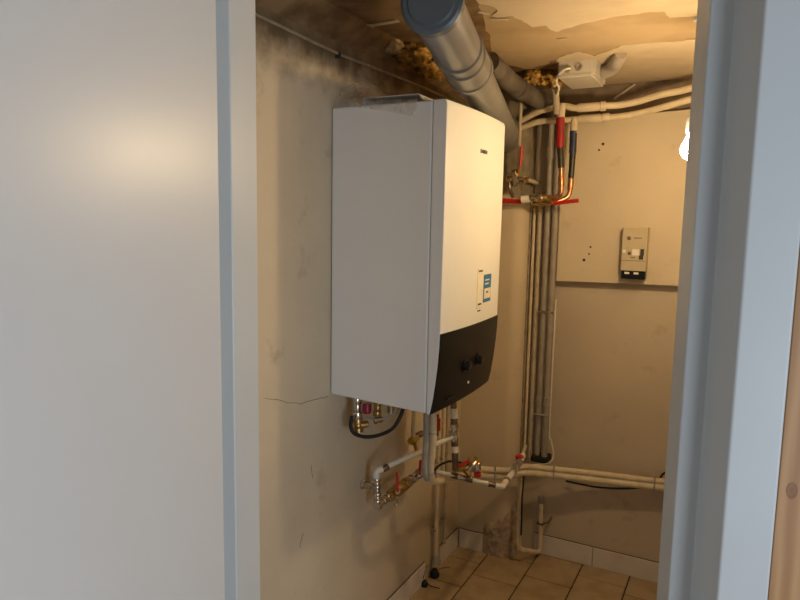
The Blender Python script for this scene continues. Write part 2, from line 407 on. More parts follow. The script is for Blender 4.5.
# ------------------------------------------------------------------ boiler
BY0, BY1 = 1.63, 2.098
bo = thing('boiler', 'tall white wall-hung boiler with a black lower control panel', 'boiler', (.19, 1.86, .965))
MB().add([(.002, BY0, .970), (.002, BY0, 1.825), (.002, BY1, .970), (.002, BY1, 1.825), (.327, BY0, .9575), (.327, BY0, 1.825), (.327, BY1, .9575), (.327, BY1, 1.825)], [(0, 1, 3, 2), (4, 6, 7, 5), (0, 4, 5, 1), (2, 3, 7, 6), (0, 2, 6, 4), (1, 5, 7, 3)]).build('casing', 'white_metal', bo, bevel=.006, seg=3)
prof = [(1.8255, .366), (1.815, .3695), (1.70, .3695), (1.50, .369), (1.30, .3675), (1.191, .366), (1.15, .3645), (1.10, .361), (1.05, .3555), (1.0, .3485), (.970, .3425), (.957, .3395)]
def bow(t_): return .011 * (1 - (2 * t_ - 1) ** 2)
def front_skin(rows, y0, y1, back, off=0., NY=16, bk=None):
    g_ = MB(); R_ = len(rows); vs = []
    def bwv(yy): return bow((yy - BY0) / (BY1 - BY0))
    for z, x in rows:
        vs.append((back if bk is None else x + bwv(y0) - bk, y0, z))
        for k in range(NY + 1):
            yy = y0 + (y1 - y0) * k / NY
            vs.append((x + bwv(yy) + off, yy, z))
        vs.append((back if bk is None else x + bwv(y1) - bk, y1, z))
    n_ = NY + 3; fs = []
    for i in range(R_ - 1):
        for k in range(n_):
            k2 = (k + 1) % n_
            fs.append((i * n_ + k, (i + 1) * n_ + k, (i + 1) * n_ + k2, i * n_ + k2))
    fs += [tuple(range(n_)), tuple(range((R_ - 1) * n_, R_ * n_))[::-1]]
    return g_.add(vs, fs)
fc = front_skin(prof, BY0 - .001, BY1 + .001, .329)
fc.build('front_cover', 'white_metal', bo, bevel=.003, seg=2, angle=30)
cpan = front_skin(prof[5:], BY0 + .0005, BY1 - .0005, 0, .0025, bk=.004)
cpo = cpan.build('control_panel', 'black', bo, bevel=.001, angle=30); cpo['label'] = 'black curved lower panel with two knobs'
def front_at(y, z):
    for (z1, x1), (z0, x0) in zip(prof[:-1], prof[1:]):
        if z0 <= z <= z1: break
    t_ = (z - z0) / (z1 - z0); x = x0 + (x1 - x0) * t_ + bow((y - BY0) / (BY1 - BY0))
    dx = (x1 - x0) / (z1 - z0); return x, Vector((1, 0, -dx)).normalized()
for p in ((0.372, 1.805, 1.0721), (0.372, 1.9086, 1.0719)):
    x, nn = front_at(p[1], p[2])
    kb = MB().lathe((x + .002, p[1], p[2]), nn, [(0, .021), (.004, .021), (.005, .016), (.017, .0145), (.019, .011)], 24).build('knob', 'black_knob', cpo)
p = (0.36, 1.8556, 1.0072); x, nn = front_at(p[1], p[2])
MB().lathe((x + .002, p[1], p[2]), nn, [(0, .0045), (.003, .0045), (.0035, .003)], 12).build('indicator', 'led', cpo)
p = (0.352, 1.7289, 0.9877); x, nn = front_at(p[1], p[2])
MB().obox((x + .003, p[1], p[2]), (.05, .004, .012), (0, 1, 0), nn).build('release_tab', 'black_knob', cpo, bevel=.001)
# lettering on the front
def text(name, s, loc, size, m, parent, nrm='x', ext_=.0004, squeeze=1.):
    cu = bpy.data.curves.new(name, 'FONT'); cu.body = s; cu.size = size; cu.extrude = ext_; cu.align_x = 'CENTER'; cu.align_y = 'CENTER'
    tmp_ = bpy.data.objects.new(name, cu); col.objects.link(tmp_); bpy.context.view_layer.update()
    me_ = bpy.data.meshes.new_from_object(tmp_.evaluated_get(bpy.context.evaluated_depsgraph_get())); bpy.data.objects.remove(tmp_)
    me_.materials.clear(); me_.materials.append(M[m]); o = bpy.data.objects.new(name, me_); col.objects.link(o)
    R_ = Matrix(((0, 0, 1), (1, 0, 0), (0, 1, 0))) if nrm == 'x' else Matrix(((1, 0, 0), (0, 0, -1), (0, 1, 0)))
    mw = R_.to_4x4() @ Matrix.Diagonal((squeeze, 1, 1, 1)); mw.translation = Vector(loc)
    o.parent = parent; o.matrix_parent_inverse = Matrix.Translation(-parent.location); o.matrix_basis = mw
    return o
p = (0.378, 1.8825, 1.7112)
x, nn = front_at(p[1], p[2]); text('lettering', 'DAIKIN', (x + .001, p[1], p[2]), .017, 'ink', bo)
# stickers
def sticker(name, q0, q1, m, lift=.0012):
    g_ = MB(); y0, y1 = min(q0[1], q1[1]), max(q0[1], q1[1]); z0, z1 = min(q0[2], q1[2]), max(q0[2], q1[2]); NY = 6; vs = []
    for z in (z0, z1):
        for k in range(NY + 1):
            yy = y0 + (y1 - y0) * k / NY; vs.append((front_at(yy, z)[0] + lift, yy, z))
    for z in (z0, z1):
        for k in range(NY + 1):
            yy = y0 + (y1 - y0) * k / NY; vs.append((front_at(yy, z)[0] - .001, yy, z))
    n_ = NY + 1
    fs = [(k, k + 1, n_ + k + 1, n_ + k) for k in range(NY)] + [(2 * n_ + k + 1, 2 * n_ + k, 3 * n_ + k, 3 * n_ + k + 1) for k in range(NY)]
    fs += [(k, 2 * n_ + k, 2 * n_ + k + 1, k + 1) for k in range(NY)] + [(n_ + k + 1, 3 * n_ + k + 1, 3 * n_ + k, n_ + k) for k in range(NY)]
    fs += [(0, n_, 3 * n_, 2 * n_), (NY, 2 * n_ + NY, 3 * n_ + NY, n_ + NY)]
    return g_.add(vs, fs).build(name, m, bo, smooth=False)
def pair(c, w_, h): return (0, c[1] - w_ / 2, c[2] - h / 2), (0, c[1] + w_ / 2, c[2] + h / 2)
ps = (0.379, 1.8922, 1.2963); pb = (0.379, 1.9611, 1.2938)
wst = sticker('label_sticker', *pair(ps, .048, .125), 'paper'); wst['label'] = 'tall white sticker'
bst = sticker('label_sticker', *pair(pb, .072, .088), 'blue_label'); bst['label'] = 'blue sticker with a white field'
o = sticker('white_field', *pair((0, pb[1], pb[2] - .016), .062, .032), 'paper', .0022); o.parent = bst; o.matrix_parent_inverse = Matrix.Identity(4)
o = sticker('print_line', *pair((0, pb[1] - .006, pb[2] + .027), .040, .004), 'paper', .0022); o.parent = bst; o.matrix_parent_inverse = Matrix.Identity(4)
o = sticker('print_line', *pair((0, pb[1] - .009, pb[2] + .015), .034, .004), 'paper', .0022); o.parent = bst; o.matrix_parent_inverse = Matrix.Identity(4)
o = sticker('print_line', *pair((0, ps[1], ps[2] + .056), .030, .005), 'ink', .0022); o.parent = wst; o.matrix_parent_inverse = Matrix.Identity(4)
o = sticker('print_line', *pair((0, ps[1], ps[2] - .047), .026, .005), 'ink', .0022); o.parent = wst; o.matrix_parent_inverse = Matrix.Identity(4)
o = sticker('print_line', *pair((0, pb[1] - .004, pb[2] - .012), .018, .005), 'ink', .003); o.parent = bst; o.matrix_parent_inverse = Matrix.Identity(4)
sticker('print_line', *pair((0, ps[1], ps[2] - .068), .026, .004), 'ink', .0008)

# folded white bracket and loose film on the boiler's top
tr_ = MB()
pts = [(0.0818, 1.69, 1.8626), (0.2583, 1.69, 1.8569)]
z0 = 1.8265
tr_.box((pts[0][0], 1.68, z0 + .026), (pts[1][0], 1.90, z0 + .029))
tr_.obox((pts[1][0] + .012, 1.79, z0 + .013), (.036, .22, .003), (.024, 0, -.030))
tr_.box((pts[0][0] - .003, 1.68, z0), (pts[0][0], 1.90, z0 + .029))
tag(tr_.build('folded_sheet', 'white_metal', bevel=.001), 'bent pale metal sheet lying on the boiler top', 'metal sheet')
fm = MB(); NX, NY_ = 18, 12; vs = []
q = [(-0.0746, 1.75, 1.9203), (0.0723, 1.7, 1.8679), (0.2547, 1.626, 1.7969), (0.0264, 1.626, 1.8219)]
for j in range(NY_ + 1):
    for i in range(NX + 1):
        x = .012 + .27 * i / NX; s = j / NY_
        hang = .03 * (1 - abs(2 * i / NX - 1.1)) * max(0, 1 - s * 3.2)
        w0 = noise.noise(Vector((x * 22, s * 4, .4)))
        y = BY0 - .0035 + max(0, s - .3) * .17
        z = 1.8285 + .006 + .010 * w0 + .15 * max(0, s - .25) * max(0, 1 - 1.5 * i / NX)
        if s < .3: z = 1.834 - (.3 - s) / .3 * (.012 + .05 * max(0, (i / NX - .25)) * (1 if i / NX < .95 else .4)); y -= .002 * abs(w0)
        vs.append((x, y, z))
fm.add(vs, [(j * (NX + 1) + i, j * (NX + 1) + i + 1, (j + 1) * (NX + 1) + i + 1, (j + 1) * (NX + 1) + i) for j in range(NY_) for i in range(NX)])
tag(fm.build('plastic_film', 'film', angle=180), 'crumpled clear protective film hanging over the top edge of the boiler', 'plastic film')

# ------------------------------------------------------------------ flue
FA = Vector((.510, 1.229, 1.934)); FB = Vector((.172, 2.70, 1.852)); fd = (FB - FA).normalized(); FL = (FB - FA).length
fu = thing('flue_pipe', 'thick grey plastic flue pipe with an end cap running over the boiler', 'flue pipe', tuple(FA))
def s_at(y): return (y - FA.y) / fd.y
s1_, s2_ = s_at(1.519), s_at(1.705)
MB().lathe(FA + fd * (s2_ - .02), fd, [(0, .0545), (FL - s2_ + .02, .0545)], 40).build('tube', 'flue', fu)
MB().lathe(FA + fd * .004, fd, [(0, .052), (.004, .0575), (s1_ - .02, .0575), (s1_ - .015, .0625), (s1_ - .004, .0625), (s1_, .058)], 40).build('tee_barrel', 'flue', fu)
MB().lathe(FA + fd * s1_, fd, [(0, .056), (.055, .056), (.060, .0605), (s2_ - s1_ - .03, .0605), (s2_ - s1_ - .026, .0645), (s2_ - s1_ - .006, .0645), (s2_ - s1_, .058)], 40).build('socket', 'flue', fu)
cpf = MB().lathe(FA - fd * .012, fd, [(0, .001), (.0, .046), (.004, .050), (.004, .058), (.008, .0635), (.03, .0635), (.033, .059)], 40).build('end_cap', 'flue_cap', fu); cpf['label'] = 'blue grey end cap'
hk = (0.2636, 2.2098, 2.06)
hko = thing('ceiling_hook', 'small dark hook in the ceiling beside the flue socket', 'hook', (hk[0], hk[1], CZ))
MB().obox((hk[0], hk[1], CZ - .004), (.05, .018, .006), (1, .5, 0)).build('plate', 'dark_copper', hko)
MB().tube(smooth_path([(hk[0], hk[1], CZ - .004), (hk[0] - .004, hk[1], CZ - .03), (hk[0] + .012, hk[1] + .01, CZ - .045), (hk[0] + .026, hk[1] + .01, CZ - .03)], 6), .0045, 8).build('hook', 'dark_copper', hko)
# second darker duct slanting down from the ceiling behind the flue
D0, D1, D2 = (0.2864, 2.15, 2.0383), (0.2853, 2.4, 2.0133), (0.3403, 2.76, 1.9835)
dk = thing('duct_pipe', 'dark grey duct slanting from the ceiling to the wall behind the flue', 'duct', D1)
dp = corner_path([D0, D1, D2], .05)
MB().tube(dp, .036, 24).build('tube', 'duct', dk)
MB().lathe(lerp(D1, D2, .12), Vector(D2) - Vector(D1), [(0, .036), (.002, .041), (.045, .041), (.048, .036)], 24).build('socket', 'duct', dk)

# hardened foam lumps
def blob(name, c, r, sd, label, group=None, m='foam', n1=36, n2=24, zmax=None):
    g_ = MB(); vs = []
    for j in range(n2 + 1):
        th = math.pi * j / n2
        for i in range(n1):
            ph = 2 * math.pi * i / n1
            d = Vector((math.sin(th) * math.cos(ph), math.sin(th) * math.sin(ph), math.cos(th)))
            k = 1 + .35 * noise.noise(d * 2.3 + Vector((sd, 0, 0))) + .30 * noise.noise(d * 5 + Vector((0, sd, 0))) + .14 * noise.noise(d * 11 + Vector((0, sd, 3)))
            p = Vector(c) + Vector((d.x * r[0], d.y * r[1], d.z * r[2])) * k
            if zmax: p.z = min(p.z, zmax)
            vs.append(p)
    fs = [(j * n1 + i, (j + 1) * n1 + i, (j + 1) * n1 + (i + 1) % n1, j * n1 + (i + 1) % n1) for j in range(n2) for i in range(n1)]
    return tag(g_.add(vs, fs).build(name, m, angle=80), label, 'foam', group)
p = (0.0583, 1.8984, 2.055); blob('foam_lump', p, (.030, .034, .022), 1.3, 'pale small foam lump on the ceiling beside the tape strip', zmax=CZ, m='foam_pale')
p = (0.0937, 1.9707, 2.04); blob('foam_lump', p, (.055, .060, .034), 4.1, 'big orange foam lump under the ceiling beside the flue end cap', zmax=CZ)
p = (0.0765, 2.1458, 2.03); blob('foam_lump', p, (.045, .07, .03), 7.7, 'brown foam lump tucked behind the flue above the boiler', zmax=CZ)
p = (0.3474, 2.467, 2.05); blob('foam_lump', p, (.035, .04, .028), 9.2, 'orange foam lump on the ceiling beside the grey duct', zmax=CZ)
p = (0.3934, 2.5363, 2.045); blob('foam_lump', p, (.035, .08, .03), 12.5, 'dark rusty foam lump beside the ceiling junction box', zmax=CZ)
# tape strip on the ceiling
a, c = (0.0551, 1.7184, 2.067), (0.174, 1.7089, 2.067)
tp = MB().obox(lerp(a, c, .5), ((Vector(c) - Vector(a)).length, .020, .0016), Vector(c) - Vector(a), (0, 0, 1))
tp.obox(lerp(a, c, .12), (.018, .034, .0018), Vector(c) - Vector(a), (0, 0, 1))
tag(tp.build('tape_strip', 'tape', smooth=False), 'short pale strip of tape stuck on the brown ceiling', 'tape')

# cable along the wall under the ceiling
cA = (0.008, 1.1539, 1.9952); cB = (0.008, 1.6574, 1.9812); cC = (0.008, 2.1912, 1.9892); cD = (0.008, 2.3665, 1.984)
tag(MB().tube(smooth_path([cA, lerp(cA, cB, .5), cB, lerp(cB, cC, .5), cC, (.008, 2.66, cC[2] - .002)], 5), .0045, 8).build('wall_cable', 'grimy_cable'), 'thin cable running along the wall just under the ceiling', 'cable')
p = (0.004, 1.6529, 1.9778)
tag(MB().box((.0, p[1] - .005, p[2] - .010), (.016, p[1] + .005, p[2] + .008)).build('cable_clip', 'ink', bevel=.002), 'small dark clip holding the ceiling cable to the wall', 'clip')

# ------------------------------------------------------------------ junction box on the ceiling
jb = thing('junction_box', 'grey white junction box with two cable holes under the ceiling', 'junction box', (.515, 2.46, CZ))
bxa = (0.4624, 2.375, 2.0701); bxb = (0.5789, 2.375, 2.0692); zb = (0.4702, 2.375, 2.018)[2]
MB().box((bxa[0], 2.375, zb + .004), (bxb[0], 2.56, CZ)).build('body', 'box', jb, bevel=.003)
MB().box((bxa[0] + .002, 2.372, zb - .006), (bxb[0] + .003, 2.575, zb + .006)).build('lid', 'box', jb, bevel=.003)
MB().box((bxb[0] - .002, 2.378, zb), (bxb[0] + .012, 2.56, CZ)).build('lid_flange', 'box', jb, bevel=.002)
for px in ((0.4976, 2.374, 2.0428), (0.5358, 2.374, 2.0461)):
    MB().lathe((px[0], px[1] + .002, px[2]), (0, -1, 0), [(0, .014), (.006, .012), (.006, .008), (.002, .007)], 18).build('gland', 'grey_pipe', jb)
e0, e1, e2 = (0.5749, 2.4861, 2.045), (0.6333, 2.4513, 2.05), (0.6841, 2.3261, 2.058)
cf = smooth_path([(bxb[0] + .008, e0[1], 2.042), e1, lerp(e1, e2, .6), (e2[0], e2[1], CZ - .004)], 14)
tag(MB().tube(cf, [.022 + (.002 if k % 2 else 0) - .004 * max(0, k / len(cf) - .8) * 5 for k in range(len(cf))], 16).build('flexible_conduit', 'grey_pipe'), 'stubby grey flexible conduit curving from the junction box into the ceiling', 'conduit')
w0 = (0.5065, 2.366, 2.0437)
wc = smooth_path([(w0[0], 2.374, w0[2]), (0.4941, 2.36, 2.0402), (0.4709, 2.37, 2.0307), (0.4513, 2.4, 2.0176), (0.4458, 2.43, 2.0062), (0.4485, 2.45, 1.9955), (0.4287, 2.5, 1.9843)], 7)
tag(MB().tube(wc, .0045, 8).build('white_cable', 'cable_white'), 'white cable looping out of the ceiling junction box', 'cable')
k0 = (0.4221, 2.5, 2.003); k1 = (0.4031, 2.6, 1.9352)
tag(MB().tube([k0, k1], .013, 16).lathe(Vector(k0), Vector(k0) - Vector(k1), [(0, .0155), (.01, .0155), (.01, .011), (.004, .010)], 16).build('conduit_stub', 'beige_pipe'), 'short open conduit stub below the junction box', 'conduit')

# ------------------------------------------------------------------ horizontal feed pipes under the ceiling
def pipe_thing(name, label, m, pts, r, group=None, cat='pipe', seg=16):
    t_ = thing(name, label, cat, tuple(pts[0]), group); MB().tube(pts, r, seg).build('tube', m, t_); return t_
def coupling(t_, a, c, r, m, name='coupling'):
    a, c = Vector(a), Vector(c); L = (c - a).length
    return MB().lathe(a, c - a, [(0, r * .88), (L * .12, r), (L * .88, r), (L, r * .88)], 18).build(name, m, t_)
up1 = smooth_path([(0.2391, 2.68, 1.925), (0.3194, 2.66, 1.9533), (0.4146, 2.65, 1.9653), (0.4663, 2.65, 1.9543), (0.5562, 2.66, 1.9578), (0.6274, 2.68, 1.9601), (0.7, 2.68, 1.9702), (0.7726, 2.66, 1.9837), (0.8427, 2.64, 1.9893), (0.8905, 2.62, 1.9943), (1.0062, 2.58, 2.0032)], 6)
t1 = pipe_thing('feed_pipe', 'upper cream pipe of the pair running under the ceiling, feeding the red sleeve', 'cream_pipe', up1, .0125)
coupling(t1, (0.4702, 2.65, 1.9541), (0.5562, 2.66, 1.9566), .017, 'cream_pipe'); coupling(t1, (0.5562, 2.66, 1.9566), (0.5781, 2.664, 1.957), .0185, 'cream_pipe', 'collar')
MB().tube([(0.4117, 2.645, 1.9685), (0.4114, 2.635, 1.9439), (0.4122, 2.63, 1.9123)], .0165, 16).build('branch_tee', 'cream_pipe', t1)
up2 = smooth_path([(0.2222, 2.71, 1.8974), (0.3095, 2.7, 1.9179), (0.3922, 2.7, 1.9175), (0.4724, 2.7, 1.9189), (0.5504, 2.7, 1.9185), (0.6245, 2.71, 1.9214), (0.6981, 2.71, 1.9304), (0.7718, 2.69, 1.9413), (0.8833, 2.66, 1.9616), (1.0078, 2.6, 1.9733)], 6)
t2 = pipe_thing('return_pipe', 'lower cream pipe of the pair under the ceiling, feeding the navy sleeve', 'cream_pipe', up2, .0125)
coupling(t2, (0.4684, 2.7, 1.918), (0.5581, 2.7, 1.918), .0165, 'cream_pipe'); coupling(t2, (0.5581, 2.7, 1.918), (0.5877, 2.705, 1.9198), .018, 'cream_pipe', 'collar')
MB().tube([(0.4505, 2.7, 1.9182), (0.452, 2.69, 1.8952), (0.4528, 2.685, 1.8632)], .0145, 16).build('branch_tee', 'cream_pipe', t2)
rp = thing('riser_pipe', 'copper riser in a red and black sleeve above the red levers', 'pipe', (0.4277, 2.63, 1.6274))
MB().tube([(0.4119, 2.63, 1.9181), (0.4155, 2.63, 1.7999)], .0165, 18).build('red_sleeve', 'red_foam', rp)
MB().tube([(0.4155, 2.63, 1.7999), (0.4232, 2.63, 1.7217)], [.0125, .0115], 16).build('black_sleeve', 'black_foam', rp)
cpp = corner_path([(0.4229, 2.63, 1.7295), (0.4297, 2.63, 1.6116), (0.3764, 2.63, 1.6018)], .03)
MB().tube(cpp, .0095, 16).build('copper_tube', 'copper', rp)
coupling(rp, (0.4247, 2.63, 1.6903), (0.4276, 2.63, 1.6471), .0115, 'copper')
bp = thing('riser_pipe', 'copper riser in a navy and black sleeve next to the bare panel', 'pipe', (0.4467, 2.685, 1.6179))
MB().tube([(0.4524, 2.685, 1.8711), (0.4535, 2.685, 1.7847)], .0145, 18).build('navy_sleeve', 'blue_foam', bp)
MB().tube([(0.4535, 2.685, 1.7847), (0.4515, 2.685, 1.6857)], [.0125, .0115], 16).build('black_sleeve', 'black_foam', bp)
MB().tube(corner_path([(0.4511, 2.685, 1.6937), (0.4492, 2.685, 1.6099), (0.4016, 2.66, 1.5889), (0.3716, 2.65, 1.5865)], .03), .0095, 16).build('copper_tube', 'copper', bp)
coupling(bp, (0.4511, 2.685, 1.6857), (0.4506, 2.685, 1.6379), .012, 'copper')

# ------------------------------------------------------------------ ball valves
def hexnut(g_, a, c, r): return g_.lathe(a, Vector(c) - Vector(a), [(0, r * .9), ((Vector(c) - Vector(a)).length * .12, r), ((Vector(c) - Vector(a)).length * .88, r), ((Vector(c) - Vector(a)).length, r * .9)], 6)
def valve(label, a, c, r, lev_base, lev_tip, lw=.010, body='brass', group=None, nuts='chrome', lt=.003):
    a, c = Vector(a), Vector(c); L = (c - a).length; d = (c - a) / L; lb, lt_ = Vector(lev_base), Vector(lev_tip)
    t_ = thing('ball_valve', label, 'valve', tuple(lerp(a, c, .5)), group)
    MB().lathe(a + d * L * .18, d, [(0, r * .72), (L * .08, r * .8), (L * .18, r), (L * .44, r), (L * .56, r * .8), (L * .64, r * .72)], 18).build('body', body, t_)
    hexnut(MB(), a, a + d * L * .2, r * .95).build('nut', nuts, t_); hexnut(MB(), c - d * L * .2, c, r * .95).build('nut', nuts, t_)
    m_ = lerp(a, c, .5); MB().tube([m_, lb], r * .38, 10).build('stem', nuts, t_)
    ld = lt_ - lb; q_ = d if abs(d.dot(ld.normalized())) < .9 else Vector((0, 0, 1))
    g_ = MB()
    g_.obox(lerp(lb, lt_, .5), (ld.length * 1.02, lw, lt), ld, (lb - m_) if (lb - m_).cross(ld).length > 1e-5 else q_)
    lv = g_.build('lever', 'red', t_, bevel=lt * .45); lv['label'] = 'red lever'
    return t_
V = Vector
valve('brass valve below the red sleeve, lever pointing at the boiler', (0.3926, 2.63, 1.6025), (0.3144, 2.63, 1.6038), .0155, (0.2824, 2.6, 1.5886), (0.1774, 2.595, 1.5923), .022, nuts='brass', lt=.005)
un = thing('pipe_union', 'nickel union with a white tail at the red lever beside the boiler', 'pipe union', (0.3018, 2.63, 1.6038))
hexnut(MB(), (0.3611, 2.597, 1.6025), (0.3386, 2.597, 1.6025), .0175).lathe((0.3407, 2.597, 1.6025), V((-1, 0, 0)), [(0, .013), (.012, .013), (.0125, .0165), (.028, .0165)], 14).build('nut', 'chrome', un)
MB().lathe((0.314, 2.597, 1.6001), V((0.2795, 2.595, 1.5964)) - V((0.314, 2.597, 1.6001)), [(0, .0155), (.036, .0155)], 16).build('white_tail', 'white_pipe', un)
valve('brass valve below the navy sleeve, red lever pointing away from the boiler', (0.3785, 2.655, 1.5854), (0.3064, 2.66, 1.5825), .014, (0.3976, 2.63, 1.5819), (0.5009, 2.62, 1.5936), .016, nuts='brass', lt=.005)
tp_ = thing('thin_pipe', 'thin pale pipe dropping from the ceiling corner onto the small nickel valve', 'pipe', (0.2501, 2.62, 1.7086))
MB().tube(corner_path([(0.2517, 2.62, 1.7005), (0.2505, 2.62, 2.0064), (0.2525, 2.78, 2.0046)], .025), .0075, 12).build('tube', 'beige_pipe', tp_)
sv = valve('small nickel valve with an upright red lever at the thin pipe', (0.2042, 2.62, 1.681), (0.2935, 2.62, 1.6758), .016, (0.2645, 2.605, 1.7312), (0.2703, 2.6, 1.8099), .011, body='chrome', nuts='brass', lt=.006)
MB().tube([(0.285, 2.62, 1.6779), (0.2919, 2.8, 1.6701)], .009, 12).build('outlet', 'beige_pipe', sv)
MB().tube(corner_path([(0.217, 2.62, 1.6849), (0.2177, 2.61, 1.6437), (0.2263, 2.64, 1.6084)], .02), .0075, 10).build('drain', 'dark_copper', sv)
hexnut(MB(), (0.2354, 2.612, 1.7163), (0.2465, 2.612, 1.6517), .015).build('bonnet', 'chrome', sv)
hexnut(MB(), (0.2706, 2.6, 1.6708), (0.2805, 2.6, 1.6347), .011).build('drain_cap', 'chrome', sv)

# ------------------------------------------------------------------ vertical pipes between column and panel
vp = 'vertical pipes in the corner beside the column'
def vert(label, x, y, z0_, z1_, r, m, socks=()):
    t_ = thing('vertical_pipe', label, 'pipe', (x, y, z0_)); MB().tube([(x, y, z0_), (x, y, z1_)], r, 18).build('tube', m, t_)
    for z in socks: MB().lathe((x, y, z), (0, 0, 1), [(0, r), (.004, r * 1.22), (.045, r * 1.22), (.049, r)], 18).build('socket', m, t_)
    return t_
pa = vert('thinnest cream pipe standing closest to the column', .276, 2.79, .47, 1.57, .0065, 'cream_pipe')
pb_ = vert('slim beige pipe standing second from the column', .302, 2.785, .45, 1.61, .010, 'beige_pipe')
pc = vert('taupe pipe standing third from the column, with clips', .338, 2.775, .475, 1.96, .0125, 'grey_pipe', (.70, 1.77))
pd = vert('taupe pipe standing next to the edge of the panel', .372, 2.77, .475, 1.93, .0135, 'grey_pipe', (.70,))
for x, y in ((.338, 2.775), (.372, 2.77)):
    pass
MB().box((.322, 2.755, 1.12), (.386, 2.76, 1.128)).build('clip', 'chrome', pc); MB().box((.322, 2.755, .665), (.386, 2.76, .672)).build('clip', 'chrome', pc)
blk = MB().box((.318, 2.745, .452), (.392, 2.823, .478)).build('pipe_collar', 'rubber', bevel=.004)
tag(blk, 'black rubber collar under the two taupe vertical pipes', 'collar')
cr = [(.262 + .004 * noise.noise(V((0, 0, z * 9))), 2.768 - .004 * noise.noise(V((3, 0, z * 13))), z) for z in [.43 + .022 * k for k in range(60)]]
tag(MB().tube(cr, [.0045 + .003 * noise.noise(V((7, 1, k * .8))) for k in range(60)], 8).build('old_cable', 'cable_grey'), 'grimy ragged old cable running down the edge of the column', 'cable')
wcp = smooth_path([(.392, 2.768, 1.18), (.391, 2.768, .9), (.392, 2.765, .60), (0.4027, 2.755, 0.5622), (0.4193, 2.745, 0.5005), (0.4038, 2.735, 0.4645), (0.348, 2.73, 0.4485), (0.2897, 2.73, 0.4347)], 8)
tag(MB().tube(wcp, .0032, 8).build('white_cable', 'cable_white'), 'thin white cable down the panel edge curling at the low pipes', 'cable')
q0, q1 = (0.5787, 2.815, 2.0086), (0.6311, 2.815, 2.044)
tag(MB().tube([q0, q1, lerp(q0, q1, 1.5)], .005, 8).build('short_cable', 'beige_pipe'), 'short cable slanting up the brown wall above the feed pipes', 'cable')

# ------------------------------------------------------------------ low horizontal pipe pair
lo1 = smooth_path([(0.1646, 2.5, 0.4711), (0.2294, 2.53, 0.4674), (0.2787, 2.58, 0.4603), (0.3211, 2.64, 0.4641), (0.4268, 2.7, 0.4537), (0.6185, 2.75, 0.4531), (0.8229, 2.77, 0.46), (0.8838, 2.77, 0.4663), (1.0738, 2.78, 0.4697)], 6)
lp1 = pipe_thing('low_pipe', 'upper of the two cream pipes running low along the back wall', 'cream_pipe', lo1, .0125)
lo2 = smooth_path([(0.1651, 2.22, 0.5338), (0.1591, 2.38, 0.4788), (0.1835, 2.5, 0.443), (0.226, 2.53, 0.4395), (0.2622, 2.58, 0.4291), (0.3222, 2.64, 0.4375), (0.4293, 2.695, 0.4291), (0.6209, 2.745, 0.4267), (0.825, 2.765, 0.4365), (0.8859, 2.765, 0.441), (1.0755, 2.775, 0.4472)], 6)
lp2 = pipe_thing('low_pipe', 'lower of the two cream pipes running low along the back wall', 'cream_pipe', lo2, .0145)
for a, c in (((0.4388, 2.683, 0.4796), (0.441, 2.678, 0.4152)), ((0.8352, 2.75, 0.4887), (0.8357, 2.747, 0.4219)), ((0.2339, 2.515, 0.4908), (0.2363, 2.515, 0.4259))):
    MB().obox(lerp(a, c, .5), (.006, .004, (V(a) - V(c)).length), (1, 0, 0), V(a) - V(c)).build('clip', 'grey_hose', lp2, bevel=.001)
bc = smooth_path([(0.4664, 2.8, 0.3727), (0.5297, 2.79, 0.3758), (0.6156, 2.785, 0.3801), (0.7169, 2.79, 0.3955), (0.7944, 2.8, 0.4151), (0.8432, 2.8, 0.4514), (0.8609, 2.795, 0.4869), (0.8941, 2.79, 0.5124)], 7)
tag(MB().tube(bc, .0045, 8).build('black_cable', 'rubber'), 'black cable sagging behind the low pipes on the back wall', 'cable')

# capped U-bend pipe near the floor
ub = thing('drain_pipe', 'beige U-bent drain pipe with a grey cap near the floor', 'pipe', (0.3692, 2.7, 0.0612))
MB().tube(corner_path([(0.3646, 2.78, 0.2602), (0.3719, 2.78, 0.0226), (0.3053, 2.655, 0.0789), (0.3021, 2.665, 0.2447), (0.2995, 2.675, 0.3959)], .035), .0105, 16).build('tube', 'cream_pipe', ub)
p = V((0.3648, 2.78, 0.2556)); MB().lathe(p, (0, 0, 1), [(0, .0115), (.003, .0135), (.028, .0135), (.031, .011)], 18).build('cap', 'grey_hose', ub)
p = V((0.3676, 2.78, 0.1619)); MB().obox(p, (.030, .030, .006)).tube([p + V((.012, .0, .0)), p + V((.03, .012, .004)), p + V((.036, .03, .018)), p + V((.036, .044, .018))], .004, 8).build('clip', 'dark_copper', ub)
bk = smooth_path([(0.3228, 2.64, 0.4219), (0.317, 2.645, 0.3107), (0.3203, 2.64, 0.2135), (0.3206, 2.64, 0.1541)], 6)
tag(MB().tube(bk, .004, 8).build('black_cable', 'rubber'), 'short black cable hanging along the U-bent drain pipe', 'cable')
p = (0.2895, 2.8, 0.3072)

# ------------------------------------------------------------------ pipework under the boiler
# hoses bending away at the bottom
h1 = smooth_path([(0.239, 1.87, 0.9119), (0.2414, 1.87, 0.7952), (0.2361, 1.87, 0.7198), (0.2315, 1.88, 0.6745), (0.2229, 1.92, 0.6345), (0.2131, 2, 0.604), (0.1824, 2.16, 0.5563), (0.1693, 2.22, 0.535)], 8)
hz = thing('insulated_hose', 'cream insulated hose dropping from the boiler and bending to the low pipes', 'hose', h1[0])
MB().tube(h1, .0125, 18).build('tube', 'cream_pipe', hz)
for k in (6, 22, 46): MB().lathe(h1[k], h1[k + 1] - h1[k], [(0, .0131), (.004, .0131)], 18).build('tape_band', 'grey_hose', hz)
h2 = smooth_path([(0.23, 1.84, 0.9179), (0.2311, 1.84, 0.8022), (0.2276, 1.84, 0.728), (0.2236, 1.85, 0.6901), (0.2192, 1.88, 0.6548)], 24)
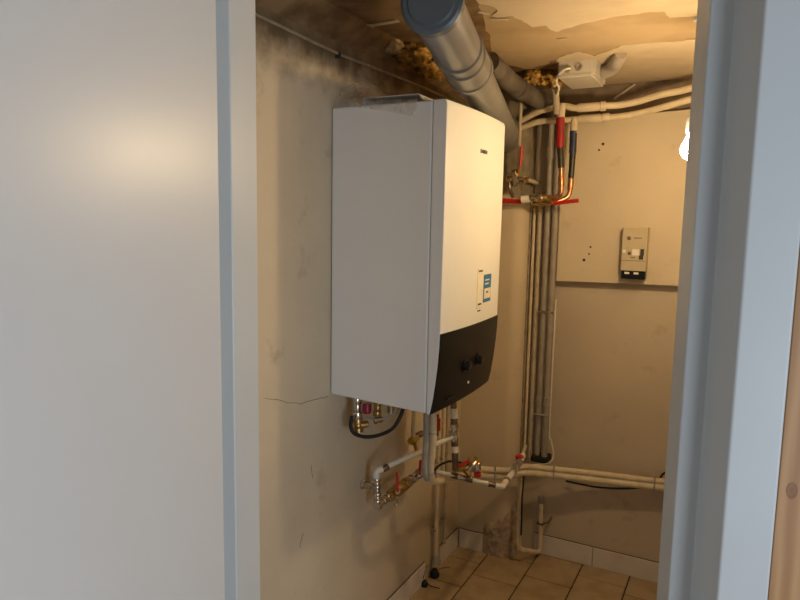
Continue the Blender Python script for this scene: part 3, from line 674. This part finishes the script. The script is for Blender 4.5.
tag(MB().tube(h2, [.0088 + (.0012 if k % 2 else 0) for k in range(len(h2))], 16).build('ribbed_hose', 'grey_hose'), 'grey ribbed hose hanging next to the cream hose under the boiler', 'hose')
# fill loop: white pipe, elbow, nickel vertical and manifold along the wall
def fitting(t_, a, c, r, m, name='fitting', n=3):
    a, c = V(a), V(c); L = (c - a).length; pr = []
    for k in range(n):
        s0, s1 = L * k / n, L * (k + 1) / n; rr = r * (1 if k % 2 == 0 else .82)
        pr += [(s0, rr * .93), (s0 + L * .03, rr), (s1 - L * .03, rr), (s1, rr * .93)]
    return MB().lathe(a, c - a, pr, 14).build(name, m, t_)
EL = V((0.0702, 1.8, 0.6762)); VT = V((0.2441, 2.04, 0.7599))
wp = thing('white_pipe', 'white pipe sloping along the wall between the two nickel fittings under the boiler', 'pipe', EL)
MB().tube(corner_path([V((0.0725, 1.8, 0.6526)), EL + V((0, 0, .004)), lerp(EL, VT, .5), VT], .018), .0085, 16).build('tube', 'white_pipe', wp)
MB().tube(corner_path([V((0.0725, 1.8, 0.6491)), EL + V((0, 0, .004)), lerp(EL, VT, .09)], .018), .011, 16).build('elbow', 'white_pipe', wp)
coupling(wp, lerp(EL, VT, .07), lerp(EL, VT, .15), .0115, 'dark_copper')
MF0 = V((0.0777, 1.8, 0.5637)); MF1 = V((0.091, 2.16, 0.577)); md = (MF1 - MF0)
ft = thing('threaded_fitting', 'nickel threaded fitting under the white elbow with a wall flange', 'pipe fitting', MF0)
fitting(ft, (0.0728, 1.8, 0.6561), MF0 + V((0, 0, .006)), .0132, 'chrome', 'riser', 7)
fitting(ft, MF0 + V((0, -.006, -.004)), MF0 + md * .2, .0150, 'chrome', 'elbow', 5)
MB().lathe((.0, 1.83, MF0.z + .045), (1, 0, 0), [(0, .018), (.006, .018), (.010, .0135), (.04, .0125)], 6).build('wall_flange', 'chrome', ft)
MB().tube([(.036, 1.83, MF0.z + .045), (MF0.x, 1.80, MF0.z + .045)], .009, 12).build('spur', 'chrome', ft)
valve('brass valve low on the wall nearest the doorway, red lever upright', MF0 + md * .20, MF0 + md * .56, .0225, (0.115, 1.87, 0.5909), (0.1117, 1.87, 0.6606), .010, nuts='brass', lt=.006)
un2 = thing('pipe_union', 'brass and nickel union between the two low wall valves', 'pipe union', MF0 + md * .6)
fitting(un2, MF0 + md * .55, MF0 + md * .68, .019, 'chrome', 'nut', 3)
valve('brass valve low on the wall beside the ribbed hose, red lever upright', MF0 + md * .68, MF0 + md * .97, .018, (0.1236, 2.02, 0.6006), (0.1263, 2.02, 0.6568), .009, nuts='chrome', lt=.006)
dn = thing('drain_cock', 'small nickel drain cock under the low wall valve', 'drain cock', MF0 + md * .27 + V((.01, 0, -.02)))
p = MF0 + md * .30; hexnut(MB(), p + V((.004, 0, -.006)), p + V((.012, -.006, -.034)), .009).build('nut', 'chrome', dn); MB().lathe(p + V((.012, -.006, -.030)), V((.2, -.1, -1)), [(0, .006), (.012, .006)], 12).build('nozzle', 'brass', dn)

# nickel and white riser under the boiler front
rs = thing('boiler_riser', 'white and nickel riser with a tee under the boiler front', 'pipe', (0.2516, 2.04, 0.638))
def seg_(m, ya, yb, r, name, n=1):
    a, c = V((0.2384, 2.04, 0.8879)), V((0.2535, 2.04, 0.6384))
    P0, P1 = lerp(a, c, (ya - 400) / 70), lerp(a, c, (yb - 400) / 70)
    return fitting(rs, P0, P1, r, m, name, n)
seg_('dark_copper', 384, 409, .011, 'inlet'); seg_('white_pipe', 408, 418, .0135, 'sleeve'); seg_('dark_copper', 417.5, 424, .0128, 'coupling')
seg_('chrome', 423.5, 427, .015, 'nut'); seg_('chrome', 427, 441, .0128, 'tee', 3); seg_('dark_copper', 441, 446, .0128, 'coupling'); seg_('white_pipe', 445.5, 452, .013, 'sleeve'); seg_('dark_copper', 451, 470, .0115, 'tail')
MB().tube([V((0.2477, 2.04, 0.7677)), V((0.2391, 2.02, 0.7755))], .007, 10).lathe(V((0.2403, 2.02, 0.7757)), V((-1, -.4, 0)), [(0, .009), (.01, .009)], 6).build('vent_screw', 'chrome', rs)

# lower run towards the column with valve cluster
RY = 2.10
a, c = V((0.1579, 2.06, 0.6087)), V((0.3611, 2.11, 0.5848))
lr = thing('white_pipe', 'white pipe run with copper joints bending up towards the column', 'pipe', a)
MB().tube(corner_path([a, lerp(a, c, .5), V((0.3985, 2.12, 0.5781)), V((0.3648, 2.36, 0.5502))], .02), .0075, 16).build('tube', 'white_pipe', lr)
coupling(lr, V((0.1562, 2.055, 0.6108)), V((0.1698, 2.06, 0.6089)), .0105, 'rubber', 'cap')
fitting(lr, V((0.22, 2.08, 0.6002)), V((0.2988, 2.095, 0.5919)), .0115, 'dark_copper', 'joint', 3)
fitting(lr, V((0.3536, 2.105, 0.5857)), V((0.3761, 2.115, 0.5814)), .0105, 'dark_copper', 'joint', 3)
MB().tube(corner_path([V((0.378, 2.115, 0.5807)), V((0.3985, 2.12, 0.5781)), V((0.3896, 2.19, 0.5715))], .016), .0105, 16).build('elbow', 'white_pipe', lr)
fitting(lr, V((0.3878, 2.19, 0.5692)), V((0.3821, 2.23, 0.5633)), .0105, 'dark_copper', 'joint', 1)
coupling(lr, V((0.3821, 2.23, 0.5633)), V((0.3743, 2.3, 0.5587)), .010, 'white_pipe')
un3 = thing('pipe_union', 'dark nickel union with a red ring rising beside the column', 'pipe union', (0.3576, 2.42, 0.5468))
fitting(un3, V((0.3698, 2.32, 0.5548)), V((0.3489, 2.48, 0.5419)), .0155, 'chrome', 'nut', 5)
coupling(un3, V((0.3489, 2.48, 0.5419)), V((0.3413, 2.55, 0.5477)), .0125, 'white_pipe', 'sleeve')
MB().obox(V((0.342, 2.5, 0.5552)), (.022, .03, .016), (.3, 1, .2)).build('lever', 'red', un3, bevel=.004)
MB().tube([V((0.3374, 2.55, 0.5383)), V((0.318, 2.66, 0.5486))], .008, 12).build('tail', 'beige_pipe', un3)
v3 = valve('nickel valve amid the low white pipe run, red lever aimed at the riser', (0.2775, 2.08, 0.6149), (0.3019, 2.13, 0.6586), .0165, (0.2891, 2.08, 0.665), (0.2547, 2.05, 0.6462), .012, body='chrome', nuts='brass', lt=.006)
fitting(v3, V((0.2398, 2.05, 0.6341)), V((0.2804, 2.09, 0.6342)), .011, 'brass', 'tail', 3)
hexnut(MB(), (0.2748, 2.12, 0.6678), (0.2907, 2.12, 0.6523), .013).build('bonnet', 'brass', v3)
hexnut(MB(), (0.3099, 2.11, 0.6518), (0.3126, 2.11, 0.6265), .012).build('outlet', 'chrome', v3)
MB().obox(V((0.3094, 2.11, 0.6092)), (.026, .02, .02), (1, .2, .1)).build('red_knob', 'red', v3, bevel=.006)
bcb = smooth_path([(0.1645, 2.05, 0.6134), (0.1848, 2.06, 0.6365), (0.2151, 2.07, 0.6521), (0.2418, 2.08, 0.6521), (0.276, 2.1, 0.6448)], 7)
tag(MB().tube(bcb, .004, 8).build('black_cable', 'rubber'), 'black cable arching over the low white pipe run', 'cable')

# gas cock on the wall behind the hoses
gc = thing('gas_cock', 'yellow brass cock on the wall behind the ribbed hose', 'valve', (.03, 2.1, .70))
p0 = V((0.055, 2.1, 0.6942)); hexnut(MB(), p0 + V((0, -.02, .0)), p0 + V((0, .03, 0)), .016).build('body', 'yellow', gc)
hexnut(MB(), p0 + V((0, .03, .006)), p0 + V((.01, .06, .012)), .012).build('nut', 'dark_copper', gc)
MB().tube([p0, p0 + V((0, .0, .05)), p0 + V((-.0, .01, .16))], .0085, 12).build('tube', 'cream_pipe', gc)
MB().tube([p0 + V((0, .01, -.006)), V((0.092, 2.06, 0.6712))], .008, 12).build('outlet', 'brass', gc)

# wall risers going down to the floor
def wallpipe(label, px, y, r, z0_, z1_, m):
    x = {0: .022, 1: .020, 2: .022}[px]; t_ = thing('wall_pipe', label, 'pipe', (x, y, z0_)); MB().tube([(x, y, z0_), (x, y, z1_)], r, 14).build('tube', m, t_)
    for z in (.50, .20):
        if z > z0_: MB().box((0, y - r - .004, z), (x + r * .5, y + r + .004, z + .008)).build('clip', 'grey_hose', t_)
    return t_
w1 = wallpipe('cream wall pipe running down to the floor, with a flared foot', 0, 2.405, .0085, .075, 1.15, 'cream_pipe')
MB().lathe((.022, 2.405, .055), (0, 0, 1), [(0, .019), (.012, .018), (.022, .011), (.035, .010)], 16).build('flared_foot', 'grey_hose', w1)
wallpipe('slim beige wall pipe in the corner beside the column', 1, 2.50, .007, .10, 1.15, 'beige_pipe')
wallpipe('cream wall pipe between the flared pipe and the corner pipe', 2, 2.455, .0085, .42, 1.15, 'cream_pipe')
rv = V((0.0357, 2.36, 0.6815))
t_ = thing('bleed_valve', 'small red-handled valve on the wall between the hoses and the riser', 'valve', rv)
MB().tube([rv + V((0, 0, -.05)), rv + V((0, 0, .04))], .006, 10).build('body', 'dark_copper', t_)
MB().obox(rv + V((.010, -.004, 0)), (.008, .010, .055), (1, 0, 0)).build('lever', 'red', t_, bevel=.003)

# connections under the boiler at the wall side
ic = thing('service_connection', 'nickel and brass connection with a crimson cap under the boiler beside the wall', 'pipe fitting', (.066, 1.69, .88))
a = V((0.0615, 1.69, 0.9453))
fitting(ic, (0.0613, 1.69, 0.958), (0.064, 1.69, 0.8848), .0145, 'chrome', 'tail', 3)
fitting(ic, (0.064, 1.69, 0.888), (0.0681, 1.69, 0.8436), .0165, 'brass', 'nut', 3)
fitting(ic, (0.0733, 1.69, 0.867), (0.0904, 1.71, 0.8676), .011, 'brass', 'outlet', 1)
MB().lathe((0.0919, 1.7, 0.9346), V((.1, -.2, -1)), [(0, .014), (.022, .015), (.030, .011)], 14).build('crimson_cap', 'magenta', ic)
ib = thing('service_connection', 'brass connection under the boiler framed by the black hose loop', 'pipe fitting', (.12, 1.78, .88))
fitting(ib, (0.0968, 1.76, 0.9338), (0.0939, 1.76, 0.8809), .0135, 'brass', 'nut', 3)
fitting(ib, (0.0831, 1.76, 0.8627), (0.1012, 1.78, 0.8669), .0115, 'brass', 'outlet', 3)
fitting(ib, (0.1224, 1.8, 0.9115), (0.1211, 1.8, 0.8848), .012, 'chrome', 'tail', 1)
bl_ = smooth_path([(0.2006, 1.74, 0.9411), (0.1934, 1.735, 0.9064), (0.1742, 1.72, 0.866), (0.1405, 1.705, 0.8437), (0.1022, 1.685, 0.8348), (0.069, 1.668, 0.8436), (0.0572, 1.662, 0.8656), (0.0593, 1.665, 0.9002)], 9)
tag(MB().tube(bl_, .0058, 12).build('black_hose', 'rubber'), 'thick black hose looping under the boiler beside the wall', 'hose')
gl = smooth_path([(0.0806, 1.72, 0.8827), (0.1112, 1.73, 0.8802), (0.145, 1.74, 0.891), (0.1677, 1.75, 0.9113), (0.1832, 1.76, 0.9337)], 7)
tag(MB().tube(gl, .0035, 8).build('grey_cable', 'grey_hose'), 'thin grey cable inside the black hose loop under the boiler', 'cable')

# black clamps at the floor
p = V((0.022, 2.3961, 0.0553))
t_ = thing('pipe_clamp', 'black clamp under the flared pipe foot at the skirting', 'clamp', (p.x, p.y, .0))
MB().lathe((.024, p.y, .0), (0, 0, 1), [(0, .020), (.012, .021), (.022, .016), (.034, .010)], 10).build('base', 'rubber', t_)
MB().tube([(.03, p.y, .03), (.055, p.y + .02, .038), (.07, p.y + .05, .03)], .0025, 6).build('wire', 'dark_copper', t_)
p = V((0.016, 2.3077, 0.0258))
t_ = thing('pipe_clamp', 'black clamp with a loose wire at the broken skirting, nearer the doorway', 'clamp', (p.x, p.y, .0))
MB().lathe((.018, p.y, .0), (.1, 0, 1), [(0, .014), (.012, .015), (.02, .010), (.028, .005)], 10).build('base', 'rubber', t_)
MB().tube([(.02, p.y, .022), (.05, p.y - .01, .014), (.085, p.y + .005, .006)], .002, 6).build('wire', 'rubber', t_)
MB().tube([(.012, p.y, .03), (.008, p.y + .03, .065), (.006, p.y + .06, .06)], .002, 6).build('wire', 'dark_copper', t_)

# ------------------------------------------------------------------ timer on the panel
tmx0 = (0.6575, 2.725, 1.4931); tmx1 = (0.7526, 2.725, 1.2869)
X0, X1, Z1, Z0 = tmx0[0], tmx1[0], tmx0[2], tmx1 [2]; TY = 2.725; Hh = Z1 - Z0; Wd = X1 - X0
tm = thing('wall_timer', 'narrow yellowed control unit with a black base on the cream panel', 'controller', ((X0 + X1) / 2, 2.775, Z0))
MB().box((X0, TY, Z0 + Hh * .16), (X1, 2.775, Z1)).build('housing', 'timer', tm, bevel=.003)
MB().box((X0 + .002, TY + .008, Z0), (X1 - .002, 2.775, Z0 + Hh * .16)).build('terminal_block', 'black', tm, bevel=.001)
for fx in (.25, .62): MB().box((X0 + Wd * fx - .009, TY + .006, Z0 + Hh * .095), (X0 + Wd * fx + .009, TY + .009, Z0 + Hh * .135)).build('terminal_label', 'paper', tm)
MB().box((X0 + .001, TY - .0008, Z0 + Hh * .355), (X1 - .001, TY + .002, Z0 + Hh * .362)).build('seam', 'ink', tm)
def dot(fx, fz, r, m, nm): MB().lathe((X0 + Wd * fx, TY + .001, Z0 + Hh * fz), (0, -1, 0), [(0, r), (.002, r), (.0025, r * .7)], 14).build(nm, m, tm)
def rect(fx, fz, w_, h_, m, nm): MB().box((X0 + Wd * fx - w_ / 2, TY - .0012, Z0 + Hh * fz - h_ / 2), (X0 + Wd * fx + w_ / 2, TY + .001, Z0 + Hh * fz + h_ / 2)).build(nm, m, tm)
dot(.27, .79, .008, 'dark_copper', 'emblem'); rect(.62, .795, .03, .004, 'cable_grey', 'printed_line')
dot(.10, .535, .007, 'paper', 'button'); dot(.32, .50, .007, 'dark_copper', 'button'); rect(.56, .52, .026, .024, 'paper', 'switch_plate'); rect(.82, .525, .014, .026, 'ink', 'switch'); rect(.79, .425, .016, .016, 'ink', 'switch'); rect(.46, .42, .018, .004, 'cable_grey', 'printed_line')

# ------------------------------------------------------------------ bulb
B = V((0.9432, 2.02, 1.7118))
lb = thing('wall_lamp', 'bare glowing bulb hanging from the ceiling, half hidden by the door frame', 'lamp', (B.x, B.y, CZ))
MB().lathe(B - V((0, 0, .029)), (0, 0, 1), [(0, .002), (.003, .012), (.010, .022), (.020, .028), (.030, .029), (.042, .027), (.056, .019), (.072, .0135), (.080, .0135)], 20).build('bulb', 'bulb', lb, angle=80)
MB().lathe(B + V((0, 0, .046)), (0, 0, 1), [(0, .017), (.004, .019), (.045, .019), (.055, .010), (.06, .004)], 20).build('lamp_holder', 'ceramic', lb)
MB().tube([B + V((0, 0, .10)), (B.x, B.y, CZ - .015)], .003, 8).build('cord', 'cable_white', lb)
MB().lathe((B.x, B.y, CZ), (0, 0, -1), [(0, .018), (.012, .018), (.020, .008)], 20).build('ceiling_rose', 'ceramic', lb)

# ------------------------------------------------------------------ light and camera
wd = bpy.data.worlds.new('hall_daylight'); scn.world = wd; wd.use_nodes = True
bg = wd.node_tree.nodes['Background']; bg.inputs[0].default_value = (.86, .93, 1.0, 1); bg.inputs[1].default_value = .20
la = bpy.data.lights.new('hall_daylight_fill', 'AREA'); la.shape = 'RECTANGLE'; la.size = 1.1; la.size_y = 1.2; la.energy = 33; la.color = (.82, .91, 1.0)  # unseen area light added to bring cool daylight onto leaf and frame
lo = bpy.data.objects.new('hall_daylight_fill', la); col.objects.link(lo); lo.location = (2.8, -.45, .85)
lo.rotation_euler = (V((.55, .55, 1.0)) - V(lo.location)).to_track_quat('-Z', 'Y').to_euler()

cam = bpy.data.cameras.new('camera'); co_ = bpy.data.objects.new('camera', cam); col.objects.link(co_); scn.camera = co_
cam.sensor_fit = 'HORIZONTAL'; cam.sensor_width = 36.; cam.lens = 652.6 / 800 * 36.; cam.clip_start = .02
ya, pi_, ro = math.radians(-27.864), math.radians(-6.878), math.radians(1.026)
f_ = V((math.sin(ya) * math.cos(pi_), math.cos(ya) * math.cos(pi_), math.sin(pi_))); r_ = V((math.cos(ya), -math.sin(ya), 0)); u_ = r_.cross(f_)
r2 = r_ * math.cos(ro) + u_ * math.sin(ro); u2 = -r_ * math.sin(ro) + u_ * math.cos(ro)
mm = Matrix((r2, u2, -f_)).transposed().to_4x4(); mm.translation = V((1.1, 0, 1.5)); co_.matrix_world = mm
vs_ = scn.view_settings; vs_.view_transform = 'Standard'; vs_.look = 'None'; vs_.exposure = 0.; vs_.gamma = 1.; vs_.use_curve_mapping = False
